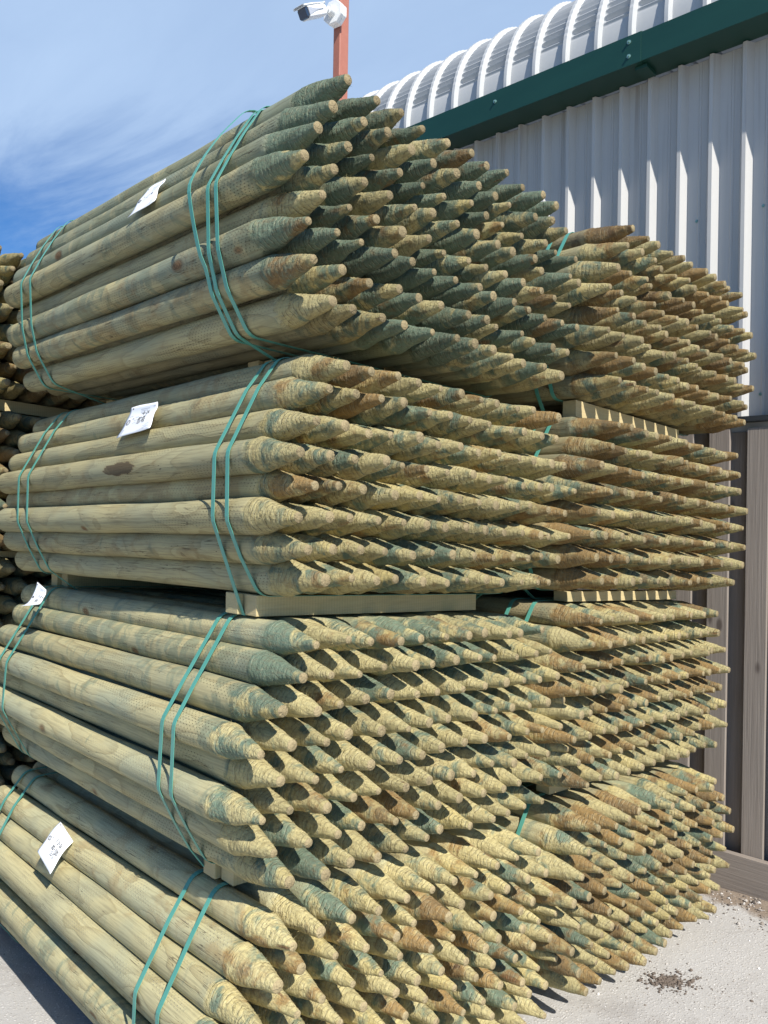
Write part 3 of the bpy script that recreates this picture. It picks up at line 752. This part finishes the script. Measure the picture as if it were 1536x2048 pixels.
SA, SB = -2.6, 6.0
bld = empty('metal_building', wp(0, .1, .15), 'grey metal clad building with green eaves beam and curved ribbed roof', 'building')
def sub(mb, name, mat, parent=bld, bevel=0):
    off = np.array(parent.matrix_world.translation) if False else np.array(parent.location)
    mb.v = [tuple(np.array(q) - off) for q in mb.v]; return mb.build(name, mat, parent, bevel)
# profiled cladding
PITCH_W = .127; ph0 = -.074 % PITCH_W
prof = []
s = SA - (SA - (-.074)) % PITCH_W - PITCH_W
while s < SB:
    # going away along +s: slope facing the points end rises from valley to crest, then crest, then slope back
    prof += [(s, .035), (s + .018, 0.), (s + .032, 0.), (s + .050, .035), (s + .072, .035), (s + .076, .031), (s + .082, .031), (s + .086, .035)]
    s += PITCH_W
prof = [(a, b_) for a, b_ in prof if SA <= a <= SB]
mb = MB(); zs = [1.945, 2.4, 2.9, 3.39]
V = [wp(a, b_, z) for z in zs for a, b_ in prof]; k_ = len(prof)
mb.add(V, [(r * k_ + q, r * k_ + q + 1, (r + 1) * k_ + q + 1, (r + 1) * k_ + q)[::-1] for r in range(3) for q in range(k_ - 1)])
wall = sub(mb, 'cladding_wall', M_CLAD)
mb = MB(); mb.box(wp(SA, .05, .1), wp(SB, 0, 0) - wp(SA, 0, 0), (WN[0] * 5.5, WN[1] * 5.5, 0), (0, 0, 3.3)); sub(mb, 'inner_wall', M_CLAD)
for (s_, z_) in [(-.115, 2.03), (.012, 2.03), (-.242, 2.03), (-.115, 2.75), (.139, 2.75)]:
    mb = MB(); mb.tube(wp(s_, .036, z_), wp(s_, .031, z_), .0065, 12); mb.tube(wp(s_, .032, z_), wp(s_, .027, z_), .0038, 6); sub(mb, 'screw', M_BOLT)
# drip flashing
mb = MB(); mb.box(wp(SA, -.012, 1.925), wp(SB, 0, 0) - wp(SA, 0, 0), (WN[0] * .06, WN[1] * .06, 0), (0, 0, .019)); sub(mb, 'drip_flashing', M_FLASH)
# eaves beam in lengths with a lapped joint
joint = 0.335
def beam(sa, sb, d=0.):
    pr = [(-.125 - d, 3.395 - d), (-.125 - d, 3.512 + d), (-.112, 3.520 + d), (-.112, 3.512), (.02, 3.512), (.02, 3.395 - d)]
    mb = MB(); k = len(pr); V = [wp(sa, o_, z) for o_, z in pr] + [wp(sb, o_, z) for o_, z in pr]
    mb.add(V, [(q, (q + 1) % k, k + (q + 1) % k, k + q) for q in range(k)] + [tuple(range(k))[::-1], tuple(range(k, 2 * k))]); return mb
bm1 = sub(beam(SA, joint), 'eaves_beam', M_GREEN)
bm2 = sub(beam(joint - .02, SB, .0025), 'eaves_beam', M_GREEN)
for (s_, z_) in [(.365, 3.488), (.365, 3.430), (1.02, 3.465), (-.3, 3.45), (1.9, 3.465)]:
    mb = MB(); a = wp(s_, -.128, z_); b_ = wp(s_, -.136, z_)
    mb.tube(wp(s_, -.126, z_), wp(s_, -.130, z_), .0085, 14); mb.tube(wp(s_, -.130, z_), wp(s_, -.137, z_), .0045, 6)
    sub(mb, 'bolt', M_BOLT)
mb = MB()
mb.box(wp(.30, -.10, 3.378), tuple(WD[0] * .05 * np.array([1, 0, 0]) + WD[1] * .05 * np.array([0, 1, 0])), (WN[0] * .09, WN[1] * .09, 0), (0, 0, .013)); sub(mb, 'joint_bracket', M_GREEN)
# curved ribbed roof
PR, RR, ZR = .157, .50, 3.60
arc = []
for z in np.linspace(3.50, ZR, 6)[:-1]: arc.append((0., z, 0.))
A_END = math.radians(76)
for a in np.linspace(0, A_END, 190): arc.append((RR * (1 - math.cos(a)), ZR + RR * math.sin(a), a))
e = arc[-1]
for t in np.linspace(.05, 2.8, 8): arc.append((e[0] + t * math.sin(e[2]), e[1] + t * math.cos(e[2]), e[2]))
rib = [(0., 0.), (.008, .024), (.024, .024), (.032, 0.), (.046, 0.), (.080, 0.), (.100, 0.), (.120, 0.), (.140, 0.), (.1569, 0.)]
ss = []; s = SA - .02
s0r = .736 - .020; s = s0r - math.ceil((s0r - SA) / PR) * PR
while s < SB:
    for a, h in rib: ss.append((s + a, h, .04 < a < .155))
    s += PR
V = []
for (o_, z, a) in arc:
    crimp = 0.
    if .18 < a < A_END - .02: crimp = .0085 * (abs(((a * RR / .036) % 1) - .5) * 4 - 1) * min(1, (a - .18) / .05)
    for (s, h, fl) in ss:
        hh = h + (crimp if fl else crimp * .15)
        V.append(wp(s, .012 + o_ - hh * math.cos(a), z + hh * math.sin(a)))
k_ = len(ss); mb = MB(); mb.add(V, [(r * k_ + q, r * k_ + q + 1, (r + 1) * k_ + q + 1, (r + 1) * k_ + q)[::-1] for r in range(len(arc) - 1) for q in range(k_ - 1)])
sub(mb, 'curved_roof', M_ROOF)

# ------------------------------------------------------------------ board fence
mt, n, bs = material('weathered_boards')
tcn = n.n('ShaderNodeTexCoord').outputs['Object']; orn = n.n('ShaderNodeObjectInfo').outputs['Random']
pv = n.vmath('ADD', tcn, n.comb(n.math('MULTIPLY', orn, 37.), 0., n.math('MULTIPLY', orn, 11.)))
gr = n.noise(n.vmath('MULTIPLY', pv, (130., 130., 3.2)), 1., 5., .6, .5).outputs[0]
c = n.mix(gr, (.37, .325, .28, 1), (.13, .108, .09, 1))
c = n.mix(n.math('MULTIPLY', n.noise(n.vmath('MULTIPLY', pv, (6., 6., 1.6)), 1., 3.).outputs[0], .55), c, (.29, .235, .19, 1))
kn = n.n('ShaderNodeTexVoronoi', {'Vector': n.vmath('MULTIPLY', pv, (8., 8., 3.6)), 'Scale': 1.})
km = n.math('SUBTRACT', 1., n.sstep(kn.outputs['Distance'], .05, .13))
c = n.mix(n.math('MULTIPLY', km, .8), c, (.07, .05, .04, 1))
con(n, c, bs.inputs['Base Color']); bs.inputs['Roughness'].default_value = .8
con(n, n.n('ShaderNodeBump', {'Height': gr, 'Strength': .5, 'Distance': .003}).outputs[0], bs.inputs['Normal'])
M_BOARD = mt
fen = empty('board_fence', wp(0, 0, .15), 'weathered vertical hit-and-miss board fence beneath the grey cladding', 'fence')
PF = .1425; s = -.1575 - 12 * PF; kq = 0
while s < 3.6:
    lean = rng.normal(0, .0015)
    z0 = float(ground_z(*wp(s, 0, 0)[:2])) + .02
    mb = MB(); mb.box(wp(s, -.001 + lean, z0), (WD[0] * .0785, WD[1] * .0785, 0), (WN[0] * .018, WN[1] * .018, 0), (0, 0, 1.90 - z0))
    sub(mb, 'board', M_BOARD, fen, .0015)
    mb = MB(); mb.box(wp(s + .0785 - .014, .042, z0), (WD[0] * .094, WD[1] * .094, 0), (WN[0] * .018, WN[1] * .018, 0), (0, 0, 1.89 - z0))
    sub(mb, 'board', M_BOARD, fen, .0015)
    s += PF
for z in (.55, 1.2, 1.78):
    mb = MB(); mb.box(wp(-1.9, .062, z), (WD[0] * 5.5, WD[1] * 5.5, 0), (WN[0] * .022, WN[1] * .022, 0), (0, 0, .05)); sub(mb, 'rail', M_BOARD, fen)
mt2 = M_BOARD.copy(); mt2.name = 'weathered_base_board'
mb = MB()
for q in range(3):
    sa = -2.3 + q * 1.95
    mb = MB(); zb = .155; mb.box(wp(sa, -.034, zb - .03), (WD[0] * 1.945, WD[1] * 1.945, 0), (WN[0] * .031, WN[1] * .031, 0), (0, 0, .152))
    o = link('base_board', mb.mesh('base_board'), None, None)
    # lay the grain along the board: build it in its own frame
    me_ = o.data; org = wp(sa, -.034, zb)
    for v_ in me_.vertices:
        p = np.array(v_.co) - org; sl = p[:2] @ WD; ol = p[:2] @ WN; v_.co = (p[2], ol, sl)
    o.parent = fen; me_.materials.append(M_BOARD)
    mx = Matrix(((0, WN[0], WD[0], org[0] - fen.location.x), (0, WN[1], WD[1], org[1] - fen.location.y), (1, 0, 0, org[2] - fen.location.z), (0, 0, 0, 1)))
    o.matrix_local = mx

# ------------------------------------------------------------------ pole and camera
mt, n, bs = material('red_oxide_paint'); tcn = n.n('ShaderNodeTexCoord').outputs['Object']
con(n, n.mix(n.noise(tcn, 20., 4., .6).outputs[0], (.34, .12, .080, 1), (.41, .165, .11, 1)), bs.inputs['Base Color']); bs.inputs['Roughness'].default_value = .55
M_RED = mt
mt, n, bs = material('white_housing'); bs.inputs['Base Color'].default_value = (.78, .78, .76, 1); bs.inputs['Roughness'].default_value = .4; M_WHITE = mt
mt, n, bs = material('dark_lens'); bs.inputs['Base Color'].default_value = (.03, .05, .09, 1); bs.inputs['Roughness'].default_value = .15; M_LENS = mt
mt, n, bs = material('grey_housing'); bs.inputs['Base Color'].default_value = (.38, .40, .44, 1); bs.inputs['Roughness'].default_value = .5; M_GREYH = mt
pc = CAM + ray(680, 60) / F_PX * 5.2          # near edge of the pole
pq = .083
base = np.array([pc[0], pc[1], float(ground_z(pc[0], pc[1]))])
pa = math.radians(5); ax = np.array([math.cos(pa), math.sin(pa), 0]); ay = np.array([-math.sin(pa), math.cos(pa), 0])
mb = MB(); mb.box(np.zeros(3), ax * pq, ay * pq * .74, (0, 0, 5.3 - base[2]))
pole = empty('steel_pole', base, 'tall square red-brown steel pole rising behind the top near bundle', 'pole')
mb.build('shaft', M_RED, pole, .006)
mb = MB(); mb.box(-ax * .01 - ay * .01 + np.array([0, 0, 5.3 - base[2]]), ax * (pq + .02), ay * (pq * .74 + .02), (0, 0, .012)); mb.build('cap', M_RED, pole)
mb = MB(); mb.box(-ax * .05 - ay * .05 + np.array([0, 0, -.01]), ax * (pq + .1), ay * (pq * .74 + .1), (0, 0, .022)); mb.build('base_plate', M_RED, pole)

# security camera: junction box wrapped on the near corner, arm, hooded body
zc = float((CAM + ray(680, 33) / F_PX * 5.2)[2])
corner = np.array([pc[0], pc[1], zc])
scam = empty('security_camera', corner, 'white bullet security camera on a bracket high on the red-brown pole', 'camera')
def rel(px, py, dep): return CAM + ray(px, py) / F_PX * dep - corner
R_, U_, F_ = np.array(rt), np.array(up), np.array(fw)
def prism(mb, ring, d0, d1, inset=.0, mi=0):
    """ring of picture-side points pushed from depth d0 to d1"""
    a = [rel(x, y, d0) for x, y in ring]; k = len(ring); c_ = sum(a) / k
    b_ = [rel(x, y, d1) for x, y in ring]
    mb.add(a + b_, [(q, (q + 1) % k, k + (q + 1) % k, k + q) for q in range(k)] + [tuple(range(k))[::-1], tuple(range(k, 2 * k))], mi)
# octagonal junction box, axis pointing out from the pole towards the left
axj = -ax * .93 - ay * .10; axj /= np.linalg.norm(axj)
cj = rel(676, 33, 5.19)
def disc(mb, c0, axis, r, th, k=8, rot=.39):
    axis = Vector(axis).normalized(); u = axis.cross(Vector((0, 0, 1))).normalized(); w = u.cross(axis)
    V = []
    for t in (0, 1):
        for q in range(k):
            a = 2 * math.pi * q / k + rot; V.append(np.array(c0) + np.array(axis) * th * t + np.array(u) * r * math.cos(a) + np.array(w) * r * math.sin(a))
    mb.add(V, [(q, (q + 1) % k, k + (q + 1) % k, k + q) for q in range(k)] + [tuple(range(k))[::-1], tuple(range(k, 2 * k))])
mb = MB(); disc(mb, cj, axj, .078, .030); disc(mb, cj + axj * .032, axj, .080, .028); mb.build('junction_box', M_WHITE, scam, .005)
mb = MB(); a_ = cj + axj * .06; mb.tube(a_, a_ + axj * .035, .036, 20, .026); e1 = rel(650, 21, 5.12); mb.tube(a_ + axj * .03, e1, .016, 14); mb.tube(e1, rel(646, 20, 5.10), .022, 14)
mb.build('arm', M_WHITE, scam)
# body: long box with hood, front face to the left and slightly towards us
p0 = rel(647, 20, 5.10); p1 = rel(604, 27, 4.96)
bz = Vector(p1 - p0); Lb = bz.length; bz.normalize(); bu = Vector((0, 0, 1)); bs_ = bz.cross(bu).normalized(); bu = bs_.cross(bz).normalized()
def bodyring(t, w, h0, h1, ch=.25):
    c0 = Vector(p0) + bz * Lb * t
    pts = [(-w, h0 + ch * w), (-w * .7, h0), (w * .7, h0), (w, h0 + ch * w), (w, h1 - ch * w), (w * .7, h1), (-w * .7, h1), (-w, h1 - ch * w)]
    return [c0 + bs_ * a + bu * b_ for a, b_ in pts]
def loft(mb, rings):
    k = len(rings[0]); V = [q for r_ in rings for q in r_]
    mb.add(V, [(r_ * k + q, r_ * k + (q + 1) % k, (r_ + 1) * k + (q + 1) % k, (r_ + 1) * k + q) for r_ in range(len(rings) - 1) for q in range(k)] + [tuple(range(k))[::-1], tuple(range((len(rings) - 1) * k, len(rings) * k))])
mb = MB(); loft(mb, [bodyring(0, .028, -.024, .024), bodyring(.12, .037, -.036, .034), bodyring(.9, .041, -.040, .036)]); mb.build('body', M_WHITE, scam, .003)
mb = MB(); loft(mb, [bodyring(.905, .037, -.036, .032), bodyring(.99, .034, -.034, .028)]); mb.build('lens_face', M_LENS, scam, .002)
mb = MB(); loft(mb, [bodyring(.02, .034, .030, .040), bodyring(.6, .044, .026, .044), bodyring(1.06, .046, .026, .042)]); mb.build('hood', M_WHITE, scam, .003)
mb = MB()
for sg in (-1, 1):
    V = []
    for t, a, b_ in [(.25, .000, .004), (.9, -.016, .022), (.9, -.016, .022)]: pass
    c0 = Vector(p0); pts = [(.2, .001), (.55, .006), (.90, .022), (.90, -.024), (.55, -.004)]
    inn = [c0 + bz * Lb * t + bs_ * sg * .036 + bu * h for t, h in pts]; out = [q + bs_ * sg * .0075 for q in inn]
    k = 5; mb.add(inn + out, [(q, (q + 1) % k, k + (q + 1) % k, k + q) for q in range(k)] + [tuple(range(k))[::-1], tuple(range(k, 2 * k))])
mb.build('side_trim', M_GREYH, scam)
